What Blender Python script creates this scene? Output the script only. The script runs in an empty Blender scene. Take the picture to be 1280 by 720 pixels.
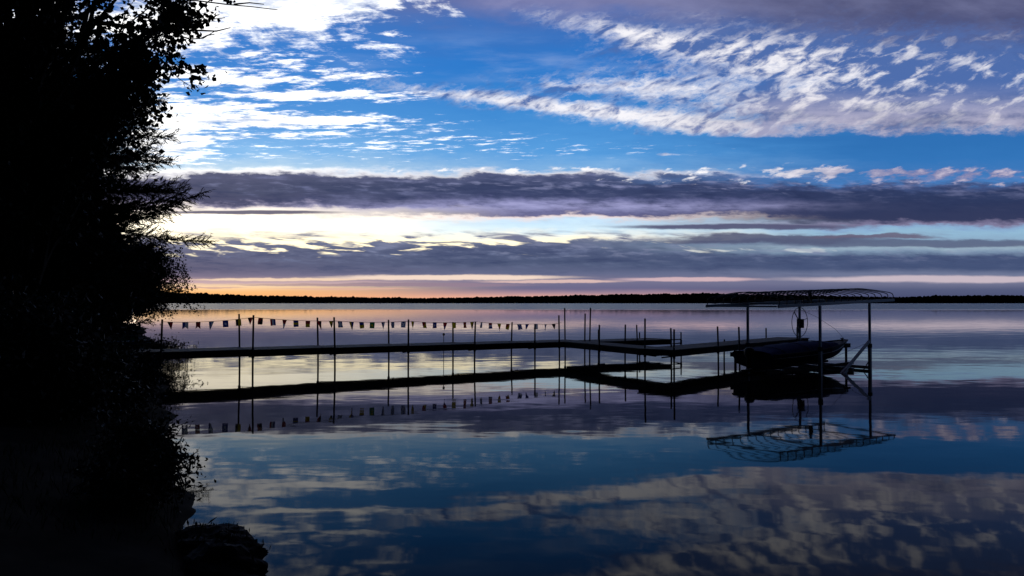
import bpy, math, random
import numpy as np
from mathutils import Vector

C = bpy.context.scene.collection
SC = bpy.context.scene
R = math.radians
rng = np.random.default_rng(7)
random.seed(7)

# ------------------------------------------------------------------ camera
S = 1.5                     # metres per survey unit (camera eye = 1.7 units)
EYE = 1.7 * S
cam = bpy.data.cameras.new('camera')
cam.sensor_width = 36.0
cam.lens = 28.125
cam.clip_start = 0.1
cam.clip_end = 30000
camo = bpy.data.objects.new('camera', cam)
C.objects.link(camo)
camo.location = (0, 0, EYE)
camo.rotation_euler = (R(90) + math.atan(18 / 1000), 0, 0)
SC.camera = camo

vs = SC.view_settings
vs.view_transform = 'Standard'
vs.look = 'None'
vs.exposure = 0.0
vs.gamma = 1.0
vs.use_curve_mapping = False

# ------------------------------------------------------------------ sky
def lin(c):
    out = []
    for x in c:
        x = x / 255.0
        out.append(x / 12.92 if x <= 0.04045 else ((x + 0.055) / 1.055) ** 2.4)
    return out

SUN_AZ = -30.0     # degrees, left of the view axis
SUN_EL = 2.5

world = bpy.data.worlds.new('World')
SC.world = world
world.use_nodes = True
WT = world.node_tree
WT.nodes.clear()


class N:
    """a socket with operators that add Math nodes to the world tree"""
    def __init__(self, s): self.s = s
    def _m(self, op, *a, clamp=False):
        n = WT.nodes.new('ShaderNodeMath'); n.operation = op; n.use_clamp = clamp
        for i, v in enumerate((self,) + a):
            if isinstance(v, N): WT.links.new(v.s, n.inputs[i])
            else: n.inputs[i].default_value = float(v)
        return N(n.outputs[0])
    def __add__(self, o): return self._m('ADD', o)
    __radd__ = __add__
    def __sub__(self, o): return self._m('SUBTRACT', o)
    def __rsub__(self, o): return (self * -1.0) + o
    def __mul__(self, o): return self._m('MULTIPLY', o)
    __rmul__ = __mul__
    def __truediv__(self, o): return self._m('DIVIDE', o)
    def __rtruediv__(self, o):
        n = WT.nodes.new('ShaderNodeMath'); n.operation = 'DIVIDE'; n.inputs[0].default_value = o
        WT.links.new(self.s, n.inputs[1]); return N(n.outputs[0])
    def max(self, o): return self._m('MAXIMUM', o)
    def min(self, o): return self._m('MINIMUM', o)
    def clamp(self): return self._m('ADD', 0.0, clamp=True)
    def sqrt(self): return self._m('SQRT')
    def exp(self): return self._m('EXPONENT')
    def sm(self, a, b, lo=0.0, hi=1.0):
        n = WT.nodes.new('ShaderNodeMapRange'); n.interpolation_type = 'SMOOTHSTEP'
        WT.links.new(self.s, n.inputs[0])
        inv = a > b
        if inv: a, b, lo, hi = b, a, hi, lo
        for i, v in enumerate((a, b, lo, hi)): n.inputs[i + 1].default_value = v
        return N(n.outputs[0])


def vec(x, y, z=0.0):
    n = WT.nodes.new('ShaderNodeCombineXYZ')
    for i, v in enumerate((x, y, z)):
        if isinstance(v, N): WT.links.new(v.s, n.inputs[i])
        else: n.inputs[i].default_value = v
    return n.outputs[0]

def noise(v, scale=1.0, detail=4.0, rough=0.55, dist=0.0):
    n = WT.nodes.new('ShaderNodeTexNoise'); n.noise_dimensions = '3D'
    WT.links.new(v, n.inputs['Vector'])
    n.inputs['Scale'].default_value = scale
    n.inputs['Detail'].default_value = detail
    n.inputs['Roughness'].default_value = rough
    n.inputs['Distortion'].default_value = dist
    return N(n.outputs[0])

def colour(c, k=1.0):
    n = WT.nodes.new('ShaderNodeRGB')
    n.outputs[0].default_value = [x * k for x in lin(c)] + [1]
    return n.outputs[0]

def mix(f, a, b):
    n = WT.nodes.new('ShaderNodeMix'); n.data_type = 'RGBA'
    if isinstance(f, N): WT.links.new(f.s, n.inputs[0])
    else: n.inputs[0].default_value = f
    for i, x in ((6, a), (7, b)): WT.links.new(x, n.inputs[i])
    return n.outputs[2]

def mul(f, a):
    n = WT.nodes.new('ShaderNodeVectorMath'); n.operation = 'SCALE'
    WT.links.new(a, n.inputs[0])
    if isinstance(f, N): WT.links.new(f.s, n.inputs[3])
    else: n.inputs[3].default_value = f
    return n.outputs[0]

VMAX = 0.42
def ramp(fac, rows):
    n = WT.nodes.new('ShaderNodeValToRGB')
    rows = sorted(((378 - y) / 1000 / VMAX, c) for y, c in rows)
    e = n.color_ramp.elements
    while len(e) < len(rows): e.new(0.5)
    for i, (p, c) in enumerate(rows):
        e[i].position = min(1, max(0, p))
        k = c[3] if len(c) > 3 else 1.0
        e[i].color = [x * k for x in lin(c[:3])] + [1]
    WT.links.new(fac.s, n.inputs[0])
    return n.outputs[0]

tc = WT.nodes.new('ShaderNodeTexCoord')
sp = WT.nodes.new('ShaderNodeSeparateXYZ')
WT.links.new(tc.outputs['Generated'], sp.inputs[0])
dx, dy, dz = (N(sp.outputs[i]) for i in range(3))
dz = dz.max(0.0008)
yy = (dy * dy + 0.004).sqrt()
u = (dx / yy).max(-2.2).min(2.2)         # azimuth tangent
v = dz / yy                              # elevation tangent along the cloud streets
iv = 1.0 / v.max(0.02)
px_, py_ = u * iv, iv                    # the point on a flat cloud layer overhead

def up(x): return (x - 640) / 1000
def vp(y): return (378 - y) / 1000

# ragged edges of the cloud streets
w1 = noise(vec(u * 9.0, v * 60.0, 3.1), 1.0, 6.0, 0.62) - 0.5
w2 = noise(vec(u * 26.0 + v * 14.0, v * 70.0, 7.7), 1.0, 6.0, 0.62) - 0.5
amp = v.sm(0.0, 0.13)
vw = v + (w1 * 0.022 + w2 * 0.024) * amp + w1 * 0.003
fac = (vw * (1 / VMAX)).clamp()

colL = ramp(fac, [(378, (255, 170, 104)), (365, (255, 194, 128)), (358, (255, 220, 176)), (352, (196, 168, 172)),
    (345, (112, 112, 142)), (335, (82, 92, 126)), (318, (84, 96, 130)), (302, (104, 114, 144)), (298, (250, 238, 212)),
    (286, (255, 244, 216, 1.75)), (272, (255, 244, 222, 1.7)), (259, (255, 244, 238)), (256, (150, 146, 176)), (252, (66, 74, 108)),
    (236, (68, 78, 110)), (222, (84, 90, 122)), (218.5, (235, 234, 240)), (214, (252, 252, 252, 1.2)), (208, (192, 222, 246)),
    (190, (138, 194, 244)), (150, (88, 158, 228)), (100, (62, 138, 218)), (50, (58, 128, 210)), (0, (70, 120, 195))])
colM = ramp(fac, [(378, (240, 180, 150)), (372, (236, 174, 156)), (366, (168, 138, 154)), (361, (106, 104, 140)), (350, (120, 118, 148)),
    (342, (98, 106, 140)), (330, (74, 88, 122)), (311, (76, 88, 124)), (301, (104, 114, 144)), (297, (242, 238, 224, 1.2)),
    (286, (198, 222, 236, 1.25)), (277, (190, 218, 240, 1.2)), (271, (246, 228, 226)), (267, (98, 98, 142)), (259, (132, 134, 180)),
    (252, (104, 108, 156)), (246, (60, 70, 110)), (232, (54, 66, 104)), (221, (84, 92, 130)), (217.5, (226, 226, 236)),
    (211, (128, 180, 230)), (190, (88, 160, 226)), (140, (62, 140, 214)), (80, (42, 122, 206)), (30, (62, 112, 188)), (0, (104, 112, 164))])
colR = ramp(fac, [(378, (66, 72, 108)), (362, (84, 92, 126)), (355, (112, 116, 146)), (342, (110, 120, 152)),
    (335, (66, 82, 120)), (322, (70, 86, 124)), (316, (126, 150, 178)), (310, (158, 182, 200)), (304, (140, 170, 198)),
    (290, (148, 188, 216)), (285, (138, 174, 212)), (281, (128, 122, 156)), (275, (50, 58, 94)),
    (255, (42, 54, 92)), (240, (46, 60, 100)), (233, (66, 84, 132)), (227, (70, 126, 192)), (200, (50, 118, 188)),
    (180, (46, 114, 184)), (100, (42, 106, 182)), (40, (84, 96, 146)), (0, (74, 76, 112))])
sky = mix(u.sm(-0.36, 0.04), colL, colM)
sky = mix((u + w1 * 0.2).sm(0.06, 0.46), sky, colR)

# Nishita daylight contributes to the clear part of the sky
nish = WT.nodes.new('ShaderNodeTexSky')
nish.sky_type = 'NISHITA'
nish.sun_disc = False
nish.sun_elevation = R(SUN_EL)
nish.sun_rotation = R(SUN_AZ)
sky = mix(0.03, sky, mul(0.06, nish.outputs[0]))

def blob(x, y, rx, ry, slope=0.0, warp=None):
    du = u - up(x)
    dv = v - vp(y) - du * slope
    if warp is not None: dv = dv + warp
    a = du * (1 / rx); b = dv * (1 / ry)
    return ((a * a + b * b) * -1.0).exp()

# ---- high clouds, left: white rippled strips
ga = noise(vec(px_ * 0.66 + py_ * 0.30, py_ * 1.15, 1.3), 10.5, 7.0, 0.70, 0.15) - 0.5
gm = noise(vec(px_ * 0.45 + py_ * 0.25, py_ * 1.1, 3.3), 3.0, 3.0, 0.5, 0.3) - 0.5
wr = w2 * 0.012 + w1 * 0.012
mA = blob(165, 108, 0.17, 0.075) * 0.46
mA = mA + blob(405, 119, 0.10, 0.0075, 0.0, wr) * 0.85 + blob(330, 150, 0.17, 0.0085, 0.0, wr) * 0.85
mA = mA + blob(310, 97, 0.10, 0.014, -0.05, wr) * 0.40 + blob(200, 184, 0.055, 0.022, 0.0, wr) * 0.9
mA = mA + blob(260, 133, 0.10, 0.006, 0.0, wr) * 0.35 + blob(300, 170, 0.10, 0.006, 0.0, wr) * 0.38 + blob(480, 178, 0.17, 0.024) * 0.28
mA = mA + blob(440, 94, 0.07, 0.007, 0.06, wr) * 0.50 + blob(495, 41, 0.03, 0.006, 0, wr) * 0.6 + blob(760, 188, 0.3, 0.016) * 0.10 + blob(370, 76, 0.07, 0.012, -0.2, wr) * 0.3
dA = (mA + ga * 2.5 + gm * 0.9).sm(0.26, 0.80) * mA.sm(0.04, 0.16)
# fibrous diagonal mass top left
gb = noise(vec(u * 16.0 + v * 26.0, v * 20.0 - u * 3.0, 5.0), 1.0, 8.0, 0.64, 0.5) - 0.5
mB = blob(40, 40, 0.13, 0.06) * 0.75 + blob(320, 6, 0.15, 0.040, -0.32) * 0.85 + blob(235, 42, 0.08, 0.028, -0.15) * 0.7 + blob(420, -6, 0.16, 0.026, -0.06) * 0.72
dB = (mB + gb * 1.7 + ga * 1.2).sm(0.30, 0.76) * mB.sm(0.03, 0.14)
sky = mix(dA.max(dB), sky, mix((ga * 1.2 + gm + 0.5).sm(0.25, 0.6), colour((214, 224, 244), 1.0), colour((255, 254, 252), 1.5)))
# thin cirrus haze over the middle
gh = noise(vec(u * 7.0, v * 40.0, 14.0), 1.0, 6.0, 0.6)
sky = mix((gh.sm(0.42, 0.75) * (blob(650, 86, 0.20, 0.016) + blob(560, 60, 0.2, 0.02) * 0.5)) * 0.55, sky, colour((150, 176, 222)))

# ---- high clouds, right: mottled altocumulus field
gc = noise(vec(u * 46.0 + v * 34.0, v * 104.0 - u * 26.0, 9.2), 1.0, 7.0, 0.70, 0.25) - 0.5
gd = noise(vec(u * 34.0 - v * 52.0, v * 40.0 + u * 8.0, 2.2), 1.0, 6.0, 0.58, 0.4) - 0.5
gl = noise(vec(u * 8.0 + v * 6.0, v * 50.0 - u * 3.0, 12.2), 1.0, 7.0, 0.62, 0.4) - 0.5
mC = blob(1150, 88, 0.27, 0.058, 0.0, wr) * 0.95 + blob(1010, 138, 0.15, 0.024, -0.03, wr) * 0.55 + blob(1250, 140, 0.22, 0.030, 0.0, wr) * 0.75
mC = mC + blob(700, 133, 0.20, 0.0100, -0.125, wr) * 1.05 + blob(870, 156, 0.08, 0.014, -0.05, wr) * 0.55
mC = mC + blob(780, 108, 0.12, 0.012, -0.05, wr) * 0.62 + blob(800, 44, 0.12, 0.013, -0.22, wr) * 0.85 + blob(960, 62, 0.12, 0.034, -0.1) * 0.45
low = (v + w2 * 0.012 + w1 * 0.01)
mC = mC * low.sm(0.202, 0.212) - low.sm(0.212, 0.200) * 0.35 + blob(835, 193, 0.017, 0.003) * 0.9
dC = (mC + gc * 1.7 + gl * 1.1 + gd * 1.1).sm(0.06, 1.0) * mC.sm(0.02, 0.14)
shade = (gd * 3.2 + gc * 1.0 + gl * 0.8 + 0.50 + v.sm(0.28, 0.38) * 0.30 * u.sm(0.1, 0.5) + u.sm(0.15, 0.6) * 0.42 - v.sm(0.27, 0.21) * 0.06).sm(0.22, 1.0)
cC = mix(shade, colour((250, 247, 250), 1.05), colour((80, 110, 172)))
cC = mix(v.sm(0.28, 0.22) * u.sm(0.12, 0.4) * 0.75, cC, mix((gl * 1.6 + gc * 0.6 + 0.5).sm(0.25, 0.7), colour((120, 120, 150)), colour((200, 192, 208))))
sky = mix(dC * 0.95, sky, cC)
# grey veil along the top
gv = noise(vec(u * 7.0 + v * 6.0, v * 18.0, 4.0), 1.0, 6.0, 0.58) - 0.5
veil = (v + gv * 0.07 + gd * 0.03 + u * 0.05).sm(0.345, 0.412) * (u + gv * 0.2).sm(-0.12, 0.02)
sky = mix(veil * 0.92, sky, mix(u.sm(-0.05, 0.45), colour((150, 152, 196)), mix(gv.sm(-0.2, 0.2), colour((76, 80, 118)), colour((110, 114, 152)))))

# ---- small puffs lit on top of the dark street
gp = noise(vec(u * 30.0 - v * 40.0, v * 78.0 + u * 3.0, 8.0), 1.0, 6.0, 0.60) - 0.5
mP = blob(1190, 219, 0.18, 0.013) * 0.52 + blob(1000, 215, 0.12, 0.006) * 0.35 + blob(640, 212, 0.30, 0.005) * 0.35 + blob(860, 226, 0.14, 0.008) * 0.25
pf = (mP + gp * 2.1).sm(0.34, 0.62) * low.sm(0.125, 0.148) * mP.sm(0.02, 0.12)
sky = mix(pf, sky, mix(u.sm(0.2, 0.5), colour((250, 248, 250), 1.1), mix(gp.sm(0.0, 0.2), colour((132, 134, 176)), colour((208, 198, 216)))))
# ---- darker cores and lavender lights inside the streets
gs = noise(vec(u * 9.0, v * 85.0, 11.0), 1.0, 8.0, 0.68) - 0.5
gt = noise(vec(u * 26.0 + v * 30.0, v * 120.0, 15.0), 1.0, 5.0, 0.6) - 0.5
sky = mix(((gs * 0.8 + gt * 1.0).sm(0.02, 0.30) * blob(700, 232, 0.9, 0.018)) * 0.75, sky, colour((126, 132, 174)))
sky = mix(((gs * 0.8 + gt * 0.8).sm(0.02, -0.25) * blob(860, 246, 0.9, 0.022)) * 0.80, sky, colour((40, 50, 86)))
lav = blob(600, 256, 0.17, 0.0060, 0, w2 * 0.008) + blob(840, 258, 0.16, 0.005, 0, w2 * 0.010) * 0.8
sky = mix((lav * (0.6 + gt * 2.2 + gs * 1.2)).clamp() * 0.8, sky, colour((176, 176, 222)))
# ---- cream ripples along the top of the low street
gr = noise(vec(u * 22.0 + v * 70.0, v * 130.0, 6.0), 1.0, 4.0, 0.55, 0.5) - 0.5
mR = blob(300, 307, 0.30, 0.014) * 0.47 + blob(640, 300, 0.26, 0.007) * 0.40 + blob(1000, 313, 0.13, 0.004) * 0.4
sky = mix((gr * -1.0 + gs * 0.5).sm(-0.02, 0.16) * (blob(330, 298, 0.35, 0.009) + blob(800, 297, 0.4, 0.006)) * 0.85, sky, colour((116, 120, 148)))
sky = mix((mR + gr * 2.2).sm(0.36, 0.62) * mR.sm(0.02, 0.1), sky, mix(u.sm(-0.1, 0.35), colour((255, 240, 200), 1.6), colour((190, 200, 208))))
sky = mix(((gs * 0.7 + gt).sm(0.0, 0.30) * blob(640, 318, 0.9, 0.014)) * 0.7, sky, colour((124, 134, 168)))
sky = mix(((gs + gt * 0.6).sm(0.02, -0.2) * blob(640, 328, 0.9, 0.016)) * 0.55, sky, colour((60, 72, 108)))
gw = noise(vec(u * 30.0 + v * 60.0, v * 150.0 - u * 3.0, 21.0), 1.0, 4.0, 0.6, 0.3) - 0.5
sky = mix(((gw * 1.4 + gs * 0.6).sm(0.0, 0.30)) * (blob(640, 312, 0.9, 0.012) * 0.65), sky, colour((136, 142, 172)))
sky = mix(((gw * 1.4 + gs * 0.6).sm(0.0, 0.30)) * ((blob(950, 230, 0.45, 0.011) + blob(400, 230, 0.4, 0.007) * 0.6) * 0.60), sky, colour((142, 146, 184)))
sky = mix(((gw * -1.0 - gs * 0.8).sm(0.02, 0.28)) * ((blob(640, 320, 0.9, 0.018) + blob(700, 243, 0.9, 0.015)) * 0.5), sky, colour((52, 62, 98)))
# ---- thin dark and light streaks between the streets
def streak(x, y, rx, ry, c, k=1.0, a=1.0, sl=0.0, wf=0.010):
    global sky
    m = blob(x, y, rx, ry, sl, w1 * wf + w2 * wf * 0.6).sm(0.25, 0.72)
    sky = mix(m * a, sky, colour(c, k))
streak(310, 265.5, 0.13, 0.0028, (96, 92, 116), 1, 0.95, 0, 0.004)
streak(920, 283.5, 0.17, 0.0042, (84, 84, 116), 1, 0.95, 0, 0.008)
streak(960, 299, 0.17, 0.0065, (80, 84, 114), 1, 0.9, 0, 0.016)
streak(1090, 296, 0.09, 0.0035, (104, 98, 122), 1, 0.9, 0, 0.016)
streak(1180, 304.5, 0.26, 0.0055, (86, 94, 124), 1, 0.85, 0, 0.010)
streak(560, 347, 0.17, 0.0036, (255, 228, 208), 1, 0.9, 0, 0.006)
streak(350, 349, 0.13, 0.0020, (255, 222, 190), 1, 0.85, 0, 0.006)
streak(690, 352, 0.10, 0.0022, (236, 200, 190), 1, 0.8, 0, 0.006)
streak(860, 349.5, 0.10, 0.0034, (216, 184, 190), 1, 0.9, 0, 0.006)
streak(1200, 349, 0.24, 0.0052, (206, 190, 200), 1, 0.9, 0, 0.005)
streak(300, 352.5, 0.2, 0.0018, (200, 170, 176), 1, 0.8, 0, 0.008)
streak(430, 361, 0.10, 0.0012, (228, 178, 160), 1, 0.7, 0, 0.006)
streak(250, 359.5, 0.06, 0.0012, (206, 164, 156), 1, 0.7, 0, 0.006)
streak(520, 356, 0.16, 0.0028, (150, 128, 146), 1, 0.8, 0, 0.006)
streak(380, 356, 0.10, 0.0016, (176, 146, 150), 1, 0.7, 0, 0.006)

# the dawn is ahead: the sky behind the viewer is still dim
front = (dy + dz * 0.25).sm(-0.1, 0.65, 0.035, 1.0)
high = v.sm(0.42, 1.0, 1.0, 0.16)
bg = WT.nodes.new('ShaderNodeBackground')
WT.links.new(mul(front * high, sky), bg.inputs[0])
bg.inputs[1].default_value = 1.0
wo = WT.nodes.new('ShaderNodeOutputWorld')
WT.links.new(bg.outputs[0], wo.inputs[0])

sun = bpy.data.lights.new('sun', 'SUN')
sun.energy = 0.06
sun.angle = R(10)
sun.color = (1.0, 0.78, 0.56)
suno = bpy.data.objects.new('sun', sun)
C.objects.link(suno)
sd = Vector((math.sin(R(SUN_AZ)) * math.cos(R(SUN_EL)), math.cos(R(SUN_AZ)) * math.cos(R(SUN_EL)), math.sin(R(SUN_EL))))
suno.rotation_euler = (-sd).to_track_quat('-Z', 'Y').to_euler()

# ------------------------------------------------------------------ materials
def mat(name, col, rough=0.7, metal=0.0, var=0.35, scale=6.0, bump=0.0, transl=0.0, spec=0.5):
    m = bpy.data.materials.new(name); m.use_nodes = True
    t = m.node_tree; b = t.nodes['Principled BSDF']
    b.inputs['Roughness'].default_value = rough
    b.inputs['Metallic'].default_value = metal
    b.inputs['Specular IOR Level'].default_value = spec
    co = t.nodes.new('ShaderNodeTexCoord')
    nz = t.nodes.new('ShaderNodeTexNoise'); nz.inputs['Scale'].default_value = scale; nz.inputs['Detail'].default_value = 5
    t.links.new(co.outputs['Object'], nz.inputs['Vector'])
    rp = t.nodes.new('ShaderNodeValToRGB')
    rp.color_ramp.elements[0].position = 0.3; rp.color_ramp.elements[1].position = 0.7
    rp.color_ramp.elements[0].color = [x * (1 - var) for x in col] + [1]
    rp.color_ramp.elements[1].color = [min(1, x * (1 + var)) for x in col] + [1]
    t.links.new(nz.outputs[0], rp.inputs[0])
    t.links.new(rp.outputs[0], b.inputs['Base Color'])
    if bump:
        bp = t.nodes.new('ShaderNodeBump'); bp.inputs['Strength'].default_value = bump; bp.inputs['Distance'].default_value = 0.02
        t.links.new(nz.outputs[0], bp.inputs['Height']); t.links.new(bp.outputs[0], b.inputs['Normal'])
    if transl:
        tr = t.nodes.new('ShaderNodeBsdfTranslucent'); t.links.new(rp.outputs[0], tr.inputs[0])
        mx = t.nodes.new('ShaderNodeMixShader'); mx.inputs[0].default_value = transl
        out = t.nodes['Material Output']
        t.links.new(b.outputs[0], mx.inputs[1]); t.links.new(tr.outputs[0], mx.inputs[2])
        t.links.new(mx.outputs[0], out.inputs[0])
    return m

M = dict(
    leaf=mat('leaf', (0.030, 0.042, 0.016), 0.6, spec=0.2),
    needle=mat('needle', (0.022, 0.034, 0.018), 0.7, spec=0.15),
    scrub=mat('scrub', (0.036, 0.042, 0.022), 0.6, spec=0.25),
    bark=mat('bark', (0.05, 0.04, 0.032), 0.9, bump=0.6, scale=14, spec=0.1),
    soil=mat('soil', (0.022, 0.019, 0.014), 0.95, scale=3, bump=0.5, spec=0.05),
    grass=mat('grass', (0.04, 0.05, 0.02), 0.8, spec=0.1),
    rock=mat('rock', (0.055, 0.05, 0.046), 0.85, bump=0.8, scale=9, spec=0.15),
    forest=mat('forest', (0.016, 0.024, 0.014), 0.95, scale=0.05, spec=0.0),
    wood=mat('weathered_wood', (0.12, 0.105, 0.09), 0.75, scale=20, bump=0.3, spec=0.3),
    frame=mat('dock_frame', (0.06, 0.055, 0.05), 0.8, scale=12, spec=0.2),
    steel=mat('pipe_steel', (0.045, 0.045, 0.05), 0.55, metal=0.3, scale=30, spec=0.3),
    alu=mat('aluminium', (0.30, 0.31, 0.32), 0.40, metal=0.8, scale=20, var=0.15),
    black=mat('black_rubber', (0.012, 0.012, 0.013), 0.7),
    cover=mat('navy_canvas', (0.010, 0.024, 0.12), 0.85, scale=8, bump=0.3, spec=0.06),
    hull=mat('hull_paint', (0.012, 0.014, 0.022), 0.6, scale=4, spec=0.12),
    canvas=mat('dark_canvas', (0.02, 0.022, 0.028), 0.85, scale=15),
    rope=mat('string', (0.25, 0.23, 0.2), 0.9),
    green=mat('green_paint', (0.02, 0.25, 0.10), 0.4, var=0.15),
    blue=mat('blue_paint', (0.04, 0.10, 0.35), 0.4, var=0.15),
    redp=mat('red_paint', (0.30, 0.02, 0.02), 0.5, var=0.15),
)
FL = {k: mat('flag_' + k, c, 0.85, var=0.08, transl=0.55, spec=0.1) for k, c in dict(
    red=(0.55, 0.02, 0.03), blue=(0.02, 0.04, 0.30), white=(0.70, 0.70, 0.72), yellow=(0.70, 0.48, 0.02),
    black=(0.02, 0.02, 0.025), green=(0.03, 0.22, 0.06)).items()}

# ------------------------------------------------------------------ helpers
class MB:
    """collects boxes, tubes and sheets; build() links them as ONE mesh object"""
    def __init__(self): self.v = []; self.f = []; self.m = []
    def add(self, vs, fs, mi=0):
        o = len(self.v)
        self.v += [tuple(map(float, p)) for p in vs]
        for f in fs: self.f.append([o + i for i in f]); self.m.append(mi)
        return self
    def beam(self, a, b, w, h, up_=(0, 0, 1), mi=0):
        a, b = Vector(a), Vector(b); d = (b - a).normalized()
        upv = Vector(up_)
        s = d.cross(upv)
        if s.length < 1e-4: s = d.cross(Vector((1, 0, 0)))
        s.normalize(); t = s.cross(d).normalized()
        vs = []
        for p in (a, b):
            for i, j in ((-1, -1), (1, -1), (1, 1), (-1, 1)):
                vs.append(p + s * (i * w / 2) + t * (j * h / 2))
        return self.add(vs, [(0, 1, 2, 3), (7, 6, 5, 4), (0, 4, 5, 1), (1, 5, 6, 2), (2, 6, 7, 3), (3, 7, 4, 0)], mi)
    def tube(self, pts, r, n=8, mi=0, cap=True):
        pts = [Vector(p) for p in pts]
        rs = r if hasattr(r, '__len__') else [r] * len(pts)
        ref = None; vs = []
        for i, p in enumerate(pts):
            d = (pts[min(i + 1, len(pts) - 1)] - pts[max(i - 1, 0)])
            d = d.normalized() if d.length > 1e-9 else Vector((0, 0, 1))
            if ref is None: ref = d.orthogonal().normalized()
            s = (ref - d * ref.dot(d))
            s = s.normalized() if s.length > 1e-6 else d.orthogonal().normalized()
            ref = s; t = d.cross(s)
            for k in range(n):
                a = 2 * math.pi * k / n
                vs.append(p + s * (math.cos(a) * rs[i]) + t * (math.sin(a) * rs[i]))
        fs = []
        for i in range(len(pts) - 1):
            for k in range(n):
                fs.append((i * n + k, i * n + (k + 1) % n, (i + 1) * n + (k + 1) % n, (i + 1) * n + k))
        if cap:
            fs.append(tuple(range(n))[::-1]); fs.append(tuple((len(pts) - 1) * n + k for k in range(n)))
        return self.add(vs, fs, mi)
    def build(self, name, ms, parent=None, smooth=False):
        off = world_loc(parent)
        me = bpy.data.meshes.new(name)
        me.from_pydata([(x - off[0], y - off[1], z - off[2]) for x, y, z in self.v], [], self.f)
        for x in (ms if isinstance(ms, (list, tuple)) else [ms]): me.materials.append(x)
        me.polygons.foreach_set('material_index', self.m)
        if smooth: me.polygons.foreach_set('use_smooth', [True] * len(me.polygons))
        me.update()
        return link(name, me, parent)

def world_loc(o):
    p = [0.0, 0.0, 0.0]
    while o is not None:
        for i in range(3): p[i] += o.location[i]
        o = o.parent
    return p

def link(name, me, parent=None):
    o = bpy.data.objects.new(name, me); C.objects.link(o)
    if parent is not None: o.parent = parent
    return o

def tag(o, label=None, cat=None, group=None, kind=None):
    if label: o['label'] = label
    if cat: o['category'] = cat
    if group: o['group'] = group
    if kind: o['kind'] = kind
    return o

def thing(name, loc, label, cat, group=None):
    o = bpy.data.objects.new(name, None); C.objects.link(o)
    o.location = loc; o.empty_display_size = 0.2
    return tag(o, label, cat, group)

def quads_mesh(name, V, m, parent=None):
    """V: (n,4,3) array of world points -> one mesh of n quads"""
    n = len(V); off = np.array(world_loc(parent))
    me = bpy.data.meshes.new(name)
    me.vertices.add(n * 4); me.loops.add(n * 4); me.polygons.add(n)
    me.vertices.foreach_set('co', (V.reshape(-1, 3) - off).astype(np.float32).ravel())
    me.loops.foreach_set('vertex_index', np.arange(n * 4, dtype=np.int32))
    me.polygons.foreach_set('loop_start', np.arange(0, n * 4, 4, dtype=np.int32))
    me.update(calc_edges=True); me.validate()
    me.materials.append(m)
    return link(name, me, parent)

def leaf_quads(P, L, W, D=None, jit=1.0):
    """diamond leaves centred at P; D = preferred long axis"""
    n = len(P)
    a = rng.normal(size=(n, 3))
    if D is not None: a = D + a * jit * 0.4
    a /= np.linalg.norm(a, axis=1, keepdims=True) + 1e-9
    b = np.cross(a, rng.normal(size=(n, 3)))
    b /= np.linalg.norm(b, axis=1, keepdims=True) + 1e-9
    s = rng.uniform(0.7, 1.3, (n, 1))
    c = np.cross(a, b) * (L * 0.12)
    return np.stack([P - a * s * L / 2, P + b * s * W / 2 + c, P + a * s * L / 2, P - b * s * W / 2 + c], 1)

# ------------------------------------------------------------------ water
def water_mat():
    m = bpy.data.materials.new('water'); m.use_nodes = True
    t = m.node_tree; b = t.nodes['Principled BSDF']
    b.inputs['Base Color'].default_value = (0.010, 0.008, 0.007, 1)
    b.inputs['IOR'].default_value = 1.088
    geo = t.nodes.new('ShaderNodeNewGeometry')
    sx = t.nodes.new('ShaderNodeSeparateXYZ'); t.links.new(geo.outputs['Position'], sx.inputs[0])
    # wind-ruffled water far out on the lake, calm near the bank
    wn = t.nodes.new('ShaderNodeTexNoise'); wn.inputs['Scale'].default_value = 0.004; wn.inputs['Detail'].default_value = 3
    t.links.new(geo.outputs['Position'], wn.inputs['Vector'])
    ad = t.nodes.new('ShaderNodeMath'); ad.operation = 'MULTIPLY_ADD'; ad.inputs[1].default_value = 120; 
    t.links.new(wn.outputs[0], ad.inputs[0]); t.links.new(sx.outputs[1], ad.inputs[2])
    mr = t.nodes.new('ShaderNodeMapRange'); mr.interpolation_type = 'SMOOTHSTEP'
    for i, x in enumerate((310, 390, 0.0, 1.0)): mr.inputs[i + 1].default_value = x
    t.links.new(ad.outputs[0], mr.inputs[0])
    rr = t.nodes.new('ShaderNodeMath'); rr.operation = 'MULTIPLY_ADD'; rr.inputs[1].default_value = 0.21; rr.inputs[2].default_value = 0.026
    t.links.new(mr.outputs[0], rr.inputs[0]); t.links.new(rr.outputs[0], b.inputs['Roughness'])
    def wave(scale, sy, detail, dist):
        mp = t.nodes.new('ShaderNodeMapping'); mp.inputs['Scale'].default_value = (scale, scale * sy, scale)
        mp.inputs['Rotation'].default_value = (0, 0, R(8))
        t.links.new(geo.outputs['Position'], mp.inputs[0])
        n = t.nodes.new('ShaderNodeTexNoise'); n.inputs['Scale'].default_value = 1; n.inputs['Detail'].default_value = detail
        n.inputs['Roughness'].default_value = 0.45
        t.links.new(mp.outputs[0], n.inputs['Vector'])
        k = t.nodes.new('ShaderNodeMath'); k.operation = 'MULTIPLY'; k.inputs[1].default_value = dist
        t.links.new(n.outputs[0], k.inputs[0]); return k
    a = wave(0.30, 1.5, 3, 0.0085); c = wave(1.5, 1.6, 2, 0.00028)
    s = t.nodes.new('ShaderNodeMath'); s.operation = 'ADD'
    t.links.new(a.outputs[0], s.inputs[0]); t.links.new(c.outputs[0], s.inputs[1])
    bp = t.nodes.new('ShaderNodeBump'); bp.inputs['Strength'].default_value = 1.0; bp.inputs['Distance'].default_value = 1.0
    t.links.new(s.outputs[0], bp.inputs['Height']); t.links.new(bp.outputs[0], b.inputs['Normal'])
    return m

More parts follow.
